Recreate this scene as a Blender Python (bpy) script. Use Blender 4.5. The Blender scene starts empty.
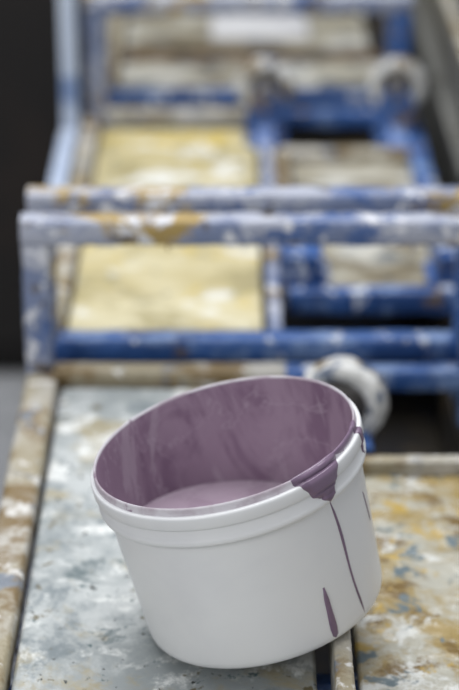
import bpy, bmesh, math, random
from mathutils import Vector, Matrix, noise
random.seed(4)
S=bpy.context.scene
T=0.75   # work surface height
def lin(c):
    return tuple(((x/255)/12.92 if x/255<=.04045 else ((x/255+.055)/1.055)**2.4) for x in c)+(1,)

# ---------------- materials ----------------
def mat(name, base, layers=(), rough=.5, bump=.3, bscale=80, metallic=0, coat=0, sss=0):
    m=bpy.data.materials.new(name); m.use_nodes=True
    nt=m.node_tree; N=nt.nodes; L=nt.links
    b=N['Principled BSDF']; b.inputs['Roughness'].default_value=rough; b.inputs['Metallic'].default_value=metallic
    if coat: b.inputs['Coat Weight'].default_value=coat; b.inputs['Coat Roughness'].default_value=.15
    tc=N.new('ShaderNodeTexCoord')
    col=None; k=0
    rgb=N.new('ShaderNodeRGB'); rgb.outputs[0].default_value=lin(base); col=rgb.outputs[0]
    geo=N.new('ShaderNodeNewGeometry'); sep=N.new('ShaderNodeSeparateXYZ'); L.new(geo.outputs['Normal'],sep.inputs[0])
    for ly in layers:
        k+=1
        mp=N.new('ShaderNodeMapping'); mp.inputs['Scale'].default_value=ly.get('st',(1,1,1))
        mp.inputs['Location'].default_value=(k*3.7+ly.get('seed',0),k*1.3,k*2.1)
        L.new(tc.outputs['Object'],mp.inputs[0])
        n=N.new('ShaderNodeTexNoise'); n.inputs['Scale'].default_value=ly['s']; n.inputs['Detail'].default_value=ly.get('d',5)
        n.inputs['Roughness'].default_value=ly.get('r',.6); n.inputs['Distortion'].default_value=ly.get('dist',.3)
        L.new(mp.outputs[0],n.inputs['Vector'])
        src=n.outputs['Fac']; t=ly['t'];w=ly.get('w',.04)
        mr=N.new('ShaderNodeMapRange'); mr.interpolation_type='SMOOTHSTEP'
        if ly.get('band'):   # thin contour-like streaks
            s1=N.new('ShaderNodeMath'); s1.operation='SUBTRACT'; s1.inputs[1].default_value=t; L.new(src,s1.inputs[0])
            s2=N.new('ShaderNodeMath'); s2.operation='ABSOLUTE'; L.new(s1.outputs[0],s2.inputs[0]); src=s2.outputs[0]
            mr.inputs['From Min'].default_value=0; mr.inputs['From Max'].default_value=w
            mr.inputs['To Min'].default_value=ly.get('a',1); mr.inputs['To Max'].default_value=0
        else:
            mr.inputs['From Min'].default_value=t-w; mr.inputs['From Max'].default_value=t+w
            mr.inputs['To Max'].default_value=ly.get('a',1)
        if 'top' in ly:   # more crust on upward faces
            ma=N.new('ShaderNodeMath'); ma.operation='MULTIPLY_ADD'; ma.inputs[1].default_value=ly['top']
            L.new(sep.outputs['Z'],ma.inputs[0]); L.new(src,ma.inputs[2]); src=ma.outputs[0]
        L.new(src,mr.inputs['Value'])
        mx=N.new('ShaderNodeMix'); mx.data_type='RGBA'
        L.new(mr.outputs[0],mx.inputs['Factor']); L.new(col,mx.inputs['A']); mx.inputs['B'].default_value=lin(ly['c'])
        col=mx.outputs['Result']
    L.new(col,b.inputs['Base Color'])
    if bump:
        n=N.new('ShaderNodeTexNoise'); n.inputs['Scale'].default_value=bscale; n.inputs['Detail'].default_value=6
        L.new(tc.outputs['Object'],n.inputs['Vector'])
        bp=N.new('ShaderNodeBump'); bp.inputs['Strength'].default_value=bump; bp.inputs['Distance'].default_value=.004
        L.new(n.outputs['Fac'],bp.inputs['Height']); L.new(bp.outputs[0],b.inputs['Normal'])
    return m

M_plastic=mat('white_plastic',(222,223,224),[dict(c=(212,213,216),s=5,t=.6,w=.15)],rough=.34,bump=.02,bscale=30)
M_paint=mat('mauve_paint',(141,119,138),[dict(c=(154,134,151),s=9,t=.54,w=.14,st=(1,1,.5)),dict(c=(126,103,124),s=11,t=.57,w=.08,dist=1.6,st=(1,1,.6)),
      dict(c=(186,173,184),s=7,t=.50,w=.007,dist=1.0,st=(1,1,.5),a=.28,band=1),  # thin pale bands: curved highlights of the wet wall, painted into the colour
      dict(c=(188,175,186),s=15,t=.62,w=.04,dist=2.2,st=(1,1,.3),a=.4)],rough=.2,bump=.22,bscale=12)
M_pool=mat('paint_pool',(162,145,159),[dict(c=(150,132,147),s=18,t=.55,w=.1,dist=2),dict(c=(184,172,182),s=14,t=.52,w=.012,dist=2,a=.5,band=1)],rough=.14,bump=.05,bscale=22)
M_drip=mat('mauve_drip',(118,98,120),[dict(c=(102,83,105),s=40,t=.55,w=.1)],rough=.28,bump=.05)
M_lip=mat('lip_plastic',(204,200,206),[dict(c=(174,162,172),s=20,t=.54,w=.08),dict(c=(142,122,140),s=30,t=.63,w=.03)],rough=.4,bump=.02)
M_board=mat('paint_stained_board',(144,150,151),[
   dict(c=(180,184,184),s=6,t=.51,w=.08,d=9,r=.74),
   dict(c=(116,125,129),s=11,t=.55,w=.07,d=9,r=.74),
   dict(c=(154,146,122),s=9,t=.58,w=.06,d=9,r=.7,seed=4),
   dict(c=(216,218,216),s=12,t=.565,w=.05,d=9,r=.75,seed=2),
   dict(c=(92,105,108),s=15,t=.60,w=.05,d=9,r=.75,seed=9),
   dict(c=(66,88,92),s=32,t=.635,w=.02,d=7,r=.7,seed=19),
   dict(c=(100,92,68),s=46,t=.64,w=.02,d=6,seed=1),
   dict(c=(52,56,54),s=80,t=.66,w=.015,d=4,seed=6)],rough=.45,bump=.4,bscale=50)
M_yell=mat('ochre_board',(182,170,128),[
   dict(c=(202,194,162),s=7,t=.53,w=.10,d=8),
   dict(c=(156,146,108),s=10,t=.55,w=.07,d=9),
   dict(c=(194,170,80),s=10,t=.605,w=.05,d=8,seed=3),
   dict(c=(212,212,206),s=16,t=.61,w=.05,d=8,seed=8),
   dict(c=(126,128,120),s=24,t=.64,w=.04,d=8,seed=14)],rough=.55,bump=.3)
M_gold=mat('crusted_gold_tray',(152,132,84),[
   dict(c=(172,170,158),s=7,t=.51,w=.07,d=9,r=.72,dist=.8),
   dict(c=(112,90,48),s=18,t=.55,w=.05,d=9,r=.72),
   dict(c=(178,150,74),s=22,t=.58,w=.04,d=8,r=.7,seed=3),
   dict(c=(206,207,203),s=14,t=.575,w=.04,d=9,r=.72,seed=8),
   dict(c=(98,112,118),s=28,t=.60,w=.03,d=8,seed=5)],rough=.28,bump=.9,bscale=50)
M_pale=mat('pale_crusted_board',(160,155,139),[
   dict(c=(192,191,184),s=10,t=.52,w=.07,d=8),
   dict(c=(104,94,72),s=12,t=.55,w=.06,d=8,st=(.5,1,1)),
   dict(c=(90,96,102),s=16,t=.59,w=.05,d=7,seed=5)],rough=.5,bump=.5)
M_rim=mat('rusty_rim',(150,141,118),[
   dict(c=(178,175,168),s=10,t=.52,w=.08,d=8,st=(1,.4,1)),
   dict(c=(120,101,68),s=16,t=.55,w=.06,d=8),
   dict(c=(116,123,133),s=26,t=.62,w=.04,seed=5),
   dict(c=(204,202,198),s=36,t=.62,w=.03)],rough=.5,bump=.7)
M_blue=mat('blue_enamel',(56,93,154),[
   dict(c=(38,68,120),s=10,t=.55,w=.08),
   dict(c=(112,137,180),s=18,t=.585,w=.05,d=9,top=.02),
   dict(c=(190,196,208),s=34,t=.63,w=.03,d=8,st=(1,1,.5),top=.03),
   dict(c=(104,88,68),s=26,t=.64,w=.03,seed=7)],rough=.38,bump=.5)
M_crust=mat('blue_metal_paint_crust',(112,124,154),[
   dict(c=(162,166,180),s=13,t=.52,w=.07,d=9,top=.07),
   dict(c=(66,92,142),s=18,t=.565,w=.04,d=9,r=.7),
   dict(c=(158,134,78),s=10,t=.595,w=.04,d=9,r=.7,seed=3,top=.03),
   dict(c=(206,207,212),s=36,t=.61,w=.03,seed=8,top=.02),
   dict(c=(88,80,74),s=28,t=.62,w=.03,d=8,seed=12)],rough=.45,bump=.8)
M_tyre=mat('crusted_wheel',(184,184,182),[
   dict(c=(212,212,210),s=26,t=.5,w=.06),
   dict(c=(122,110,90),s=26,t=.56,w=.04),
   dict(c=(90,100,118),s=26,t=.58,w=.04,seed=4)],rough=.42,bump=.6)
M_hub=mat('wheel_hub',(80,76,74),[dict(c=(150,148,146),s=40,t=.56,w=.05)],rough=.4,bump=.4)
M_under=mat('dark_drip_pan',(50,46,40),[dict(c=(92,78,54),s=9,t=.58,w=.06),dict(c=(36,36,40),s=16,t=.55,w=.06)],rough=.45,bump=.3)
M_floor=mat('concrete_floor',(160,162,166),[dict(c=(180,181,184),s=3,t=.5,w=.1),dict(c=(130,132,134),s=8,t=.6,w=.06)],rough=.5,bump=.15)
M_wall=mat('plaster_wall',(150,150,148),[dict(c=(130,130,128),s=2,t=.55,w=.1)],rough=.8,bump=.1)
M_black=mat('black_brown_cabinet',(16,12,11),[dict(c=(28,20,16),s=4,t=.6,w=.1)],rough=.8,bump=.05)
M_grey=mat('grey_machine_panel',(98,98,94),[dict(c=(120,120,116),s=4,t=.52,w=.1,st=(1,.3,1)),dict(c=(76,72,64),s=9,t=.62,w=.05)],rough=.5,bump=.15)
M_paleblue=mat('pale_blue_plate',(166,179,202),[dict(c=(188,198,214),s=9,t=.5,w=.1,st=(1,1,.4)),dict(c=(112,134,174),s=16,t=.61,w=.05)],rough=.5,bump=.3)
M_white=mat('white_sheet',(206,206,208),[dict(c=(184,184,188),s=12,t=.55,w=.1)],rough=.6,bump=.1)

# ---------------- helpers ----------------
def empty(name):
    e=bpy.data.objects.new(name,None); S.collection.objects.link(e); e.empty_display_size=.05; return e
def obj(name,bm,mats,parent=None,smooth=True):
    me=bpy.data.meshes.new(name); bmesh.ops.recalc_face_normals(bm,faces=bm.faces); bm.to_mesh(me); bm.free()
    for m in (mats if isinstance(mats,list) else [mats]): me.materials.append(m)
    for p in me.polygons: p.use_smooth=smooth
    o=bpy.data.objects.new(name,me); S.collection.objects.link(o)
    if parent: o.parent=parent
    return o
def bar(name,p0,p1,w,h,m,parent=None,disp=.0012,cr=.18,drips=0):
    """rounded rectangular tube with crusted surface. w = horizontal thickness, h = the other. z relative to work surface"""
    p0=Vector(p0)+Vector((0,0,T)); p1=Vector(p1)+Vector((0,0,T))
    ax=(p1-p0); Ln=ax.length; ax.normalize()
    up=Vector((0,0,1)) if abs(ax.z)<.8 else Vector((0,1,0))
    sx=ax.cross(up).normalized(); up=sx.cross(ax)
    bm=bmesh.new(); sec=[]; c=min(w,h)*cr
    for (qx,qy,a0) in ((1,1,0),(-1,1,90),(-1,-1,180),(1,-1,270)):
        for a in (0,45,90):
            r=math.radians(a0+a); sec.append((qx*(w/2-c)+c*math.cos(r),qy*(h/2-c)+c*math.sin(r)))
    n=max(3,int(Ln/.008)); rings=[]
    for i in range(n+1):
        cpt=p0+ax*(Ln*i/n); ring=[]
        for (a,b) in sec:
            v=cpt+sx*a+up*b
            d=(v-cpt).normalized()
            k=noise.noise(v*45)+.6*noise.noise(v*110)
            ring.append(bm.verts.new(v+d*disp*k))
        rings.append(ring)
    q=len(sec)
    for i in range(n):
        for j in range(q): bm.faces.new((rings[i][j],rings[i][(j+1)%q],rings[i+1][(j+1)%q],rings[i+1][j]))
    bm.faces.new(rings[0]); bm.faces.new(rings[-1][::-1])
    for k in range(drips):   # hanging dried paint drips under the tube
        t=random.random(); c0=p0+ax*Ln*t+up*(-h/2+.001)+sx*random.uniform(-.4,.4)*w
        l=random.uniform(.004,.013); rr=random.uniform(.0015,.003); pr=None
        for s in range(5):
            f=s/4; ring=[bm.verts.new(c0+Vector((0,0,-l*f))+sx*rr*(1-f*.8)*math.cos(a*math.pi/3)+ax*rr*(1-f*.8)*math.sin(a*math.pi/3)) for a in range(6)]
            if pr:
                for a in range(6): bm.faces.new((pr[a],pr[(a+1)%6],ring[(a+1)%6],ring[a]))
            pr=ring
        bm.faces.new(pr)
    o=obj(name,bm,m,parent)
    try: o.data.set_sharp_from_angle(angle=math.radians(50))
    except Exception: pass
    return o
def slab(name,x0,x1,y0,y1,z0,z1,m,parent=None,disp=.0012,nz=45,bev=.003,world=False):
    """board with slightly uneven top"""
    o=0 if world else T
    bm=bmesh.new(); nx=max(2,int((x1-x0)/.012)); ny=max(2,int((y1-y0)/.012))
    if disp==0: nx=ny=1
    g=[[bm.verts.new((x0+(x1-x0)*i/nx,y0+(y1-y0)*j/ny,z1+o+(disp*noise.noise(Vector((x0+(x1-x0)*i/nx,y0+(y1-y0)*j/ny,z1))*nz) if disp else 0))) for j in range(ny+1)] for i in range(nx+1)]
    for i in range(nx):
        for j in range(ny): bm.faces.new((g[i][j],g[i+1][j],g[i+1][j+1],g[i][j+1]))
    loop=[g[i][0] for i in range(nx+1)]+[g[nx][j] for j in range(1,ny+1)]+[g[i][ny] for i in range(nx-1,-1,-1)]+[g[0][j] for j in range(ny-1,0,-1)]
    low=[bm.verts.new((v.co.x,v.co.y,z0+o)) for v in loop]; q=len(loop)
    for i in range(q): bm.faces.new((loop[i],low[i],low[(i+1)%q],loop[(i+1)%q]))
    bm.faces.new(low)
    ob=obj(name,bm,m,parent)
    try: ob.data.set_sharp_from_angle(angle=math.radians(40))
    except Exception: pass
    if bev:
        b=ob.modifiers.new('bev','BEVEL'); b.width=bev; b.segments=2; b.limit_method='ANGLE'; b.angle_limit=math.radians(50)
    return ob
def lathe(bm,prof,seg,mtx=Matrix(),mi=None,disp=0):
    rings=[]
    for k,(r,h) in enumerate(prof):
        if r<1e-6: rings.append([bm.verts.new(mtx@Vector((0,0,h)))]); continue
        ring=[]
        for i in range(seg):
            a=2*math.pi*i/seg; v=Vector((r*math.cos(a),r*math.sin(a),h))
            if disp: v*=1+disp*noise.noise(v*90)
            ring.append(bm.verts.new(mtx@v))
        rings.append(ring)
    for k in range(len(prof)-1):
        A,B=rings[k],rings[k+1]
        for i in range(seg):
            j=(i+1)%seg
            if len(A)==1 and len(B)==1: continue
            if len(A)==1: f=bm.faces.new((A[0],B[i],B[j]))
            elif len(B)==1: f=bm.faces.new((A[i],B[0],A[j]))
            else: f=bm.faces.new((A[i],B[i],B[j],A[j]))
            if mi: f.material_index=mi[k]

# ---------------- room ----------------
slab('floor',-3,3,-2,6,-.1,0,M_floor,disp=0,bev=0,world=True)
slab('wall_back',-3,3,6,6.1,0,3,M_wall,disp=0,bev=0,world=True)
slab('wall_left',-3.1,-3,-2,6,0,3,M_wall,disp=0,bev=0,world=True)

# dark cabinet behind, left
cab=empty('storage_cabinet')
slab('cabinet_body',-1.3,-.262,3.62,4.2,.04,2.0,M_black,cab,disp=0,bev=.006,world=True)
slab('cabinet_plinth',-1.27,-.29,3.65,4.18,0,.04,M_black,cab,disp=0,world=True)
slab('cabinet_door_left',-1.28,-.80,3.605,3.62,.08,1.96,M_black,cab,disp=0,world=True)
slab('cabinet_door_right',-.79,-.285,3.605,3.62,.08,1.96,M_black,cab,disp=0,world=True)

# grey machine housing on the right
mh=empty('machine_housing')
slab('housing_body',.320,.95,2.55,4.6,0,T+.42,M_grey,mh,disp=0,bev=.01,world=True)
slab('housing_ledge',.303,.330,2.6,4.6,T+.02,T+.035,M_grey,mh,disp=0,bev=.003,world=True)
slab('housing_ledge_upper',.307,.330,2.6,4.6,T+.16,T+.172,M_rim,mh,disp=0,bev=.003,world=True)

# ---------------- table stand ----------------
st=empty('table_stand')
bar('side_beam_left',(-.197,1.0,-.075),(-.197,4.2,-.075),.03,.04,M_crust,st)
bar('side_beam_right',(.272,1.0,-.075),(.272,4.2,-.075),.03,.04,M_under,st)
slab('drip_pan',-.19,.255,1.0,4.2,-.20,-.185,M_under,st,disp=.001)
slab('pan_side_left',-.205,-.19,1.0,4.2,-.20,-.095,M_under,st,disp=0)
slab('pan_side_right',.255,.27,1.0,4.2,-.20,-.095,M_under,st,disp=0)
for i,(x,y) in enumerate([(-.185,1.1),(.272,1.1),(-.185,2.6),(.272,2.6),(-.185,4.1),(.272,4.1)]):
    bar('leg_%d'%(i+1),(x,y,-.08),(x,y,-T+.002),.03,.03,M_blue,st)
for i,y in enumerate((1.1,2.6,4.1)):
    bar('cross_beam_%d'%(i+1),(-.19,y,-.225),(.27,y,-.225),.03,.04,M_blue,st)

# ---------------- near table unit ----------------
t1=empty('printing_table')
slab('board',-.179,.072,1.0,2.02,-.018,0,M_board,t1,disp=.0022,nz=14)
bar('rim_left',(-.200,1.0,-.002),(-.200,2.026,-.002),.034,.03,M_rim,t1)
bar('divider_bar',(.0925,1.0,.008),(.0925,1.66,.008),.015,.051,M_rim,t1,disp=.0012)
slab('tray',.108,.272,1.0,1.845,-.03,-.012,M_gold,t1,disp=.004,nz=30)
bar('tray_rim_back',(.105,1.848,-.006),(.285,1.848,-.006),.016,.022,M_rim,t1)
bar('tray_rim_right',(.28,1.0,-.006),(.28,1.85,-.006),.016,.022,M_rim,t1)
bar('board_edge_right',(.082,1.66,-.012),(.082,2.02,-.012),.012,.022,M_blue,t1)
bar('support_rail',(-.210,1.5,-.038),(.285,1.5,-.038),.02,.03,M_blue,t1)
bar('support_rail_back',(-.210,1.8,-.038),(.285,1.8,-.038),.02,.02,M_under,t1)

# ---------------- upright frames ----------------
def frame(y,y2,xl,xr,suffix):
    e=empty('upright_metal_frame')
    w=.029
    for nm,yy,ml in (('front',y,M_rim),('rear',y2,M_blue)):
        bar(nm+'_top_bar',(xl-w/2,yy,.171),(xr+w/2,yy,.171),w,w,M_crust,e,drips=14,disp=.0016)
        bar(nm+'_post_left',(xl,yy,.158),(xl,yy,-.053),w,w,M_crust,e,disp=.0014)
        bar(nm+'_post_right',(xr,yy,.158),(xr,yy,-.053),w,w,M_blue,e,disp=.0014)
        if nm=='front':
            bar('front_lower_bar_left',(xl,yy,0),(.06,yy,0),w*.9,w*.9,M_rim,e,drips=4)
            bar('front_lower_bar_right',(.06,yy,0),(xr,yy,0),w*.9,w*.9,M_blue,e,drips=6)
        else:
            bar('rear_lower_bar',(xl,yy,.0),(xr,yy,.0),w,w*1.05,M_blue,e,drips=8)
    bar('tie_left',(xl,y,-.02),(xl,y2,-.02),.02,.02,M_blue,e)
    bar('tie_right',(xr,y,-.02),(xr,y2,-.02),.02,.02,M_blue,e)
    return e
frame(2.045,2.125,-.203,.262,'')
frame(2.93,3.01,-.193,.246,'')

# ---------------- second unit ----------------
t2=empty('printing_table')
slab('board',-.184,.038,2.165,2.88,-.018,0,M_yell,t2,disp=.0016,nz=12)
slab('board_inset',-.165,.022,2.60,2.86,0,.006,M_yell,t2,disp=.001)
bar('rim_left',(-.200,2.15,-.004),(-.200,2.90,-.004),.024,.03,M_rim,t2)
bar('rim_right',(.052,2.15,-.006),(.052,2.90,-.006),.016,.026,M_crust,t2)
slab('tray',.085,.25,2.30,2.77,-.03,-.012,M_pale,t2,disp=.003,nz=30)
bar('tray_rim_front',(.07,2.288,-.014),(.275,2.288,-.014),.022,.03,M_blue,t2,drips=5)
bar('tray_rim_back',(.07,2.785,-.008),(.26,2.785,-.008),.022,.022,M_rim,t2)
bar('tray_rim_left',(.072,2.288,-.012),(.072,2.785,-.012),.018,.024,M_rim,t2)
bar('tray_rim_right',(.265,2.288,-.012),(.262,2.90,-.006),.026,.03,M_blue,t2)
bar('support_rail',(-.210,2.4,-.038),(.285,2.4,-.038),.02,.03,M_blue,t2)
bar('support_rail_back',(-.210,2.75,-.038),(.285,2.75,-.038),.02,.03,M_blue,t2)

# ---------------- third unit ----------------
M_rust=mat('rust_brown',(96,76,50),[dict(c=(54,43,32),s=14,t=.55,w=.05)],rough=.6,bump=.5)
t3=empty('printing_table')
slab('plank_near',-.17,.235,3.07,3.195,-.015,.004,M_pale,t3,disp=.003)
slab('plank_far',-.17,.225,3.285,3.50,-.015,.004,M_pale,t3,disp=.003)
slab('sheet',-.03,.13,3.32,3.47,.004,.008,M_white,t3,disp=.001)
slab('plank_end',-.17,.235,3.55,4.1,-.015,.004,M_yell,t3,disp=.003)
bar('rim_left',(-.190,3.04,-.004),(-.190,4.15,-.004),.03,.03,M_rim,t3)
bar('rim_right',(.25,3.04,-.004),(.25,4.15,-.004),.02,.03,M_under,t3)
bar('rail_front',(-.175,3.24,-.01),(.24,3.24,-.01),.03,.03,M_rust,t3)
for i,y in enumerate((3.13,3.38,3.8)):
    bar('support_rail_%d'%(i+1),(-.205,y,-.034),(.28,y,-.034),.02,.036,M_under,t3)

# pale blue upright post on the left, standing on the floor
pp=empty('side_guard_post')
slab('plate',-.239,-.2155,2.86,2.885,-T,.34,M_paleblue,pp,disp=0,bev=.004)
slab('foot',-.26,-.216,2.82,2.92,-T,-T+.01,M_paleblue,pp,disp=0,bev=.003)
slab('arm',-.242,-.218,2.60,2.861,-.02,.006,M_paleblue,pp,disp=0,bev=.004)

# ---------------- wheels in brackets ----------------
def roller(x,y,z,par,r=.042,rot=0,ft=.012):
    e=empty('roller_wheel_bracket'); e.parent=par
    base=Vector((x,y,z+T))
    R=Matrix.Translation(base)@Matrix.Rotation(math.radians(rot),4,'Z')@Matrix.Rotation(math.radians(90),4,'X')
    bm=bmesh.new(); w=.017
    prof=[(0,w*.5),(.008,w*.5),(.009,w*1.2),(.0001+.012,w*1.2),(.013,w*.45),(r*.58,w*.45),(r*.64,w*.95),(r*.80,w*1.02),(r*.94,w*.85),(r,w*.45),(r*1.01,0),(r,-w*.45),(r*.94,-w*.85),(r*.8,-w*1.02),(r*.68,-w*.95),(r*.62,-w*.45),(.012,-w*.45),(0,-w*.5)]
    mi=[1,1,1,1,1,0,0,0,0,0,0,0,0,0,0,1,1]
    lathe(bm,prof,48,R,mi,disp=.05)
    obj('wheel',bm,[M_tyre,M_hub],e)
    for nm,yy,hw,top in (('fork_front',-.036,.026,ft),('fork_rear',.030,.022,.006)):
        bm=bmesh.new(); out=[(-hw*1.08,-z+.0),(hw*1.08,-z+.0)]
        for a in range(0,181,15): out.append((hw*math.cos(math.radians(a)),top-hw+hw*math.sin(math.radians(a))))
        RR=Matrix.Translation(base)@Matrix.Rotation(math.radians(rot),4,'Z')
        f=[bm.verts.new(RR@Vector((a,yy-.004,b))) for a,b in out]; g=[bm.verts.new(RR@Vector((a,yy+.006,b))) for a,b in out]
        q=len(out)
        for i in range(q): bm.faces.new((f[i],f[(i+1)%q],g[(i+1)%q],g[i]))
        bm.faces.new(f); bm.faces.new(g[::-1])
        o=obj(nm,bm,M_blue,e,False); b=o.modifiers.new('b','BEVEL'); b.width=.0025; b.segments=2
    bm=bmesh.new(); lathe(bm,[(0,.042),(.008,.042),(.008,-.040),(0,-.040)],20,R); obj('axle',bm,M_hub,e,False)
    bar('base_block',(x,y-.06,-.012),(x,y+.045,-.012),.058,.034,M_blue,e)
    bar('gusset',(x,y-.075,-.004),(x,y-.034,.02),.03,.014,M_blue,e)
    return e
roller(.116,1.93,.028,t1,rot=-16,r=.046)
roller(.050,2.865,.069,t2,rot=6,r=.041,ft=.006)
roller(.238,2.865,.069,t2,rot=-5,r=.041,ft=.006)

# bearing blocks behind the near frame
def block(x,y,par):
    e=empty('bearing_block'); e.parent=par
    bar('body',(x,y-.055,.012),(x,y+.055,.012),.052,.05,M_blue,e,disp=.001)
    bm=bmesh.new(); lathe(bm,[(0,.008),(.011,.008),(.012,.006),(.012,0),(0,0)],6,Matrix.Translation((x,y,T+.036))); obj('bolt',bm,M_hub,e,False)
    bar('flange',(x-.034,y,-.008),(x+.034,y,-.008),.07,.012,M_blue,e)
block(.086,2.35,t2); block(.272,2.35,t2)

# ---------------- the bucket ----------------
H=.160
outer=[(.1086,.1582),(.1090,.1598),(.1098,.1603),(.1106,.1598),(.1109,.1582),(.1110,.1548),(.1114,.1538),(.1136,.1536),(.1145,.1528),(.1149,.1512),(.1147,.1432),(.1140,.1416),(.1128,.1410),(.1126,.1325),(.1136,.1313),(.1139,.1290),(.1136,.1267),(.1128,.1257),(.1090,.1251),(.1081,.1235),(.1076,.119)]
NLIP=6
for i in range(1,12):
    h=.119-(.119-.008)*i/11; outer.append((.1076-(.1076-.1026)*i/11,h))
outer+= [(.1020,.004),(.1005,.0015),(.0985,.0003),(.096,.0003),(.094,.003),(0,.003)]
inner=[(0,.0055)]+[(.09*i/6,.0055) for i in range(1,7)]+[(.0970,.007),(.1000,.011)]+[(.1000+(.1086-.1000)*i/14,.011+(.1575-.011)*i/14) for i in range(1,14)]
bucket=empty('paint_bucket')
TH=math.radians(13.2); CX,CY=.031,1.545
CZ=.1000*math.sin(TH)+.002
bucket.matrix_world=Matrix.Translation((CX,CY,T+CZ))@Matrix.Rotation(-TH,4,'Y')
bm=bmesh.new(); prof=inner+outer
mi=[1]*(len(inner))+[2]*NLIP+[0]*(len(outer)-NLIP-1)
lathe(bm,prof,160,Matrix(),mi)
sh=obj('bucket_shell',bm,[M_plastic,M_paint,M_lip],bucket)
sh.data.set_sharp_from_angle(angle=math.radians(50))
def rin(h): return .1000+(.1086-.1000)*(h-.011)/(.1575-.011)-.0003
# level paint pool
LV=.087
bm=bmesh.new(); ring=[]
cen=bm.verts.new((0,0,(LV-CZ)/math.cos(TH)))
for i in range(120):
    a=2*math.pi*i/120; h=.06
    for _ in range(8): h=(LV-CZ-rin(h)*math.cos(a)*math.sin(TH))/math.cos(TH)
    ring.append(bm.verts.new((rin(h)*math.cos(a),rin(h)*math.sin(a),h)))
for i in range(120): bm.faces.new((cen,ring[i],ring[(i+1)%120]))
obj('paint_pool',bm,M_pool,bucket)
# drips following the outside profile
path=[(.1063,.130),(.1078,.150)]+outer[:-5]
arc=[0]
for i in range(1,len(path)): arc.append(arc[-1]+math.hypot(path[i][0]-path[i-1][0],path[i][1]-path[i-1][1]))
def pt(s):
    for i in range(1,len(arc)):
        if s<=arc[i] or i==len(arc)-1:
            f=(s-arc[i-1])/(arc[i]-arc[i-1]); f=max(0,min(1,f))
            dr=path[i][0]-path[i-1][0]; dh=path[i][1]-path[i-1][1]; l=math.hypot(dr,dh)
            return path[i-1][0]+dr*f,path[i-1][1]+dh*f,-dh/l,dr/l
def s_of_h(h):
    for i in range(7,len(arc)):
        if path[i][1]<=h: return arc[i]-(h-path[i][1])/max(1e-6,path[i-1][1]-path[i][1])*(arc[i]-arc[i-1])
    return arc[-1]
def drip(name,s0,s1,cf,wf,th=.0013,n=60,q=10):
    bm=bmesh.new(); g=[]
    for i in range(n+1):
        f=i/n; s=s0+(s1-s0)*f; r,h,nr,nh=pt(s)
        _,_,nr2,nh2=pt(s+.002); _,_,nr3,nh3=pt(max(0,s-.002)); nr=(nr+nr2+nr3)/3; nh=(nh+nh2+nh3)/3
        row=[]; c=cf(f); w=wf(f)
        for j in range(q+1):
            u=-1+2*j/q; a=math.radians(c)+u*w/r
            t=th*math.sqrt(max(0,1-u**4))*min(1,6*(1-f)+.15)*min(1,f*8+.2)-.0001
            row.append(bm.verts.new(((r+nr*t)*math.cos(a),(r+nr*t)*math.sin(a),h+nh*t)))
        g.append(row)
    for i in range(n):
        for j in range(q): bm.faces.new((g[i][j],g[i][j+1],g[i+1][j+1],g[i+1][j]))
    obj(name,bm,M_drip,bucket)
LIP=arc[2]
def ws(pts):
    def f(x):
        for i in range(1,len(pts)):
            if x<=pts[i][0]:
                k=(x-pts[i-1][0])/(pts[i][0]-pts[i-1][0]); k=k*k*(3-2*k); return pts[i-1][1]+(pts[i][1]-pts[i-1][1])*k
        return pts[-1][1]
    return f
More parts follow.
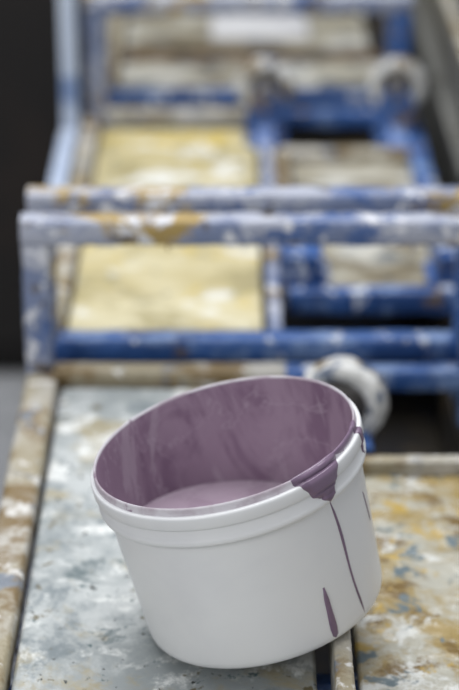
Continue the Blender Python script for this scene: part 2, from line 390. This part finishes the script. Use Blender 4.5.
# angles: -90 faces camera, 0 = right
drip('lip_spill',LIP-.008,s_of_h(.132),lambda f:-48+2*f,ws([(0,.026),(.35,.025),(.5,.021),(.7,.0165),(.85,.014),(.95,.008),(1,.002)]),th=.0024)
drip('lip_spill_run',LIP,s_of_h(.1265),lambda f:-44-1*f,ws([(0,.008),(.5,.009),(.85,.008),(1,.001)]),th=.0025)
drip('lip_smear',LIP-.003,LIP+.0085,lambda f:-24,ws([(0,.034),(.5,.030),(1,.016)]),th=.0007)
drip('lip_run_right',LIP-.006,s_of_h(.130),lambda f:-12+3*f,ws([(0,.010),(.35,.006),(.7,.0032),(.9,.003),(1,.001)]),th=.0014)
drip('thin_run',s_of_h(.1235),s_of_h(.006),lambda f:-43+8*f+.7*math.sin(f*7),ws([(0,.0006),(.15,.0013),(.3,.0017),(.6,.0011),(.9,.0012),(1,.0005)]),th=.0008,q=6)
drip('short_run',s_of_h(.054),s_of_h(.003),lambda f:-56+1*f,ws([(0,.0010),(.3,.0026),(.8,.0036),(.95,.003),(1,.001)]),th=.0014,q=8)
drip('right_run',s_of_h(.100),s_of_h(.066),lambda f:-14+5*f,ws([(0,.0005),(.5,.0009),(.9,.0011),(1,.0005)]),th=.0007,q=6)

# ---------------- lights ----------------
def area(name,loc,tgt,sx,sy,e,c=(1,1,1)):
    l=bpy.data.lights.new(name,'AREA'); l.shape='RECTANGLE'; l.size=sx; l.size_y=sy; l.energy=e; l.color=c
    o=bpy.data.objects.new(name,l); S.collection.objects.link(o); o.location=loc
    o.rotation_euler=(Vector(tgt)-Vector(loc)).to_track_quat('-Z','Y').to_euler(); return o
area('ceiling_lamp',(-.2,2.4,3.0),(0,2.0,T),1.8,2.2,76,(.98,.99,1))
area('window_light',(-1.6,-.6,2.2),(0,1.7,T),1.6,1.4,31,(1,1,1))
w=bpy.data.worlds.new('world'); S.world=w; w.use_nodes=True
w.node_tree.nodes['Background'].inputs[0].default_value=(.92,.95,1,1); w.node_tree.nodes['Background'].inputs[1].default_value=.47
S.view_settings.view_transform='Standard'

# ---------------- camera ----------------
cd=bpy.data.cameras.new('camera'); cam=bpy.data.objects.new('camera',cd); S.collection.objects.link(cam)
cam.location=(0,0,T+.97); cam.rotation_euler=(math.radians(90-24.5),0,0)
cd.sensor_fit='VERTICAL'; cd.sensor_height=36; cd.lens=109.6; cd.clip_start=.05
cd.dof.use_dof=True; cd.dof.focus_distance=1.67; cd.dof.aperture_fstop=3.1
S.camera=cam
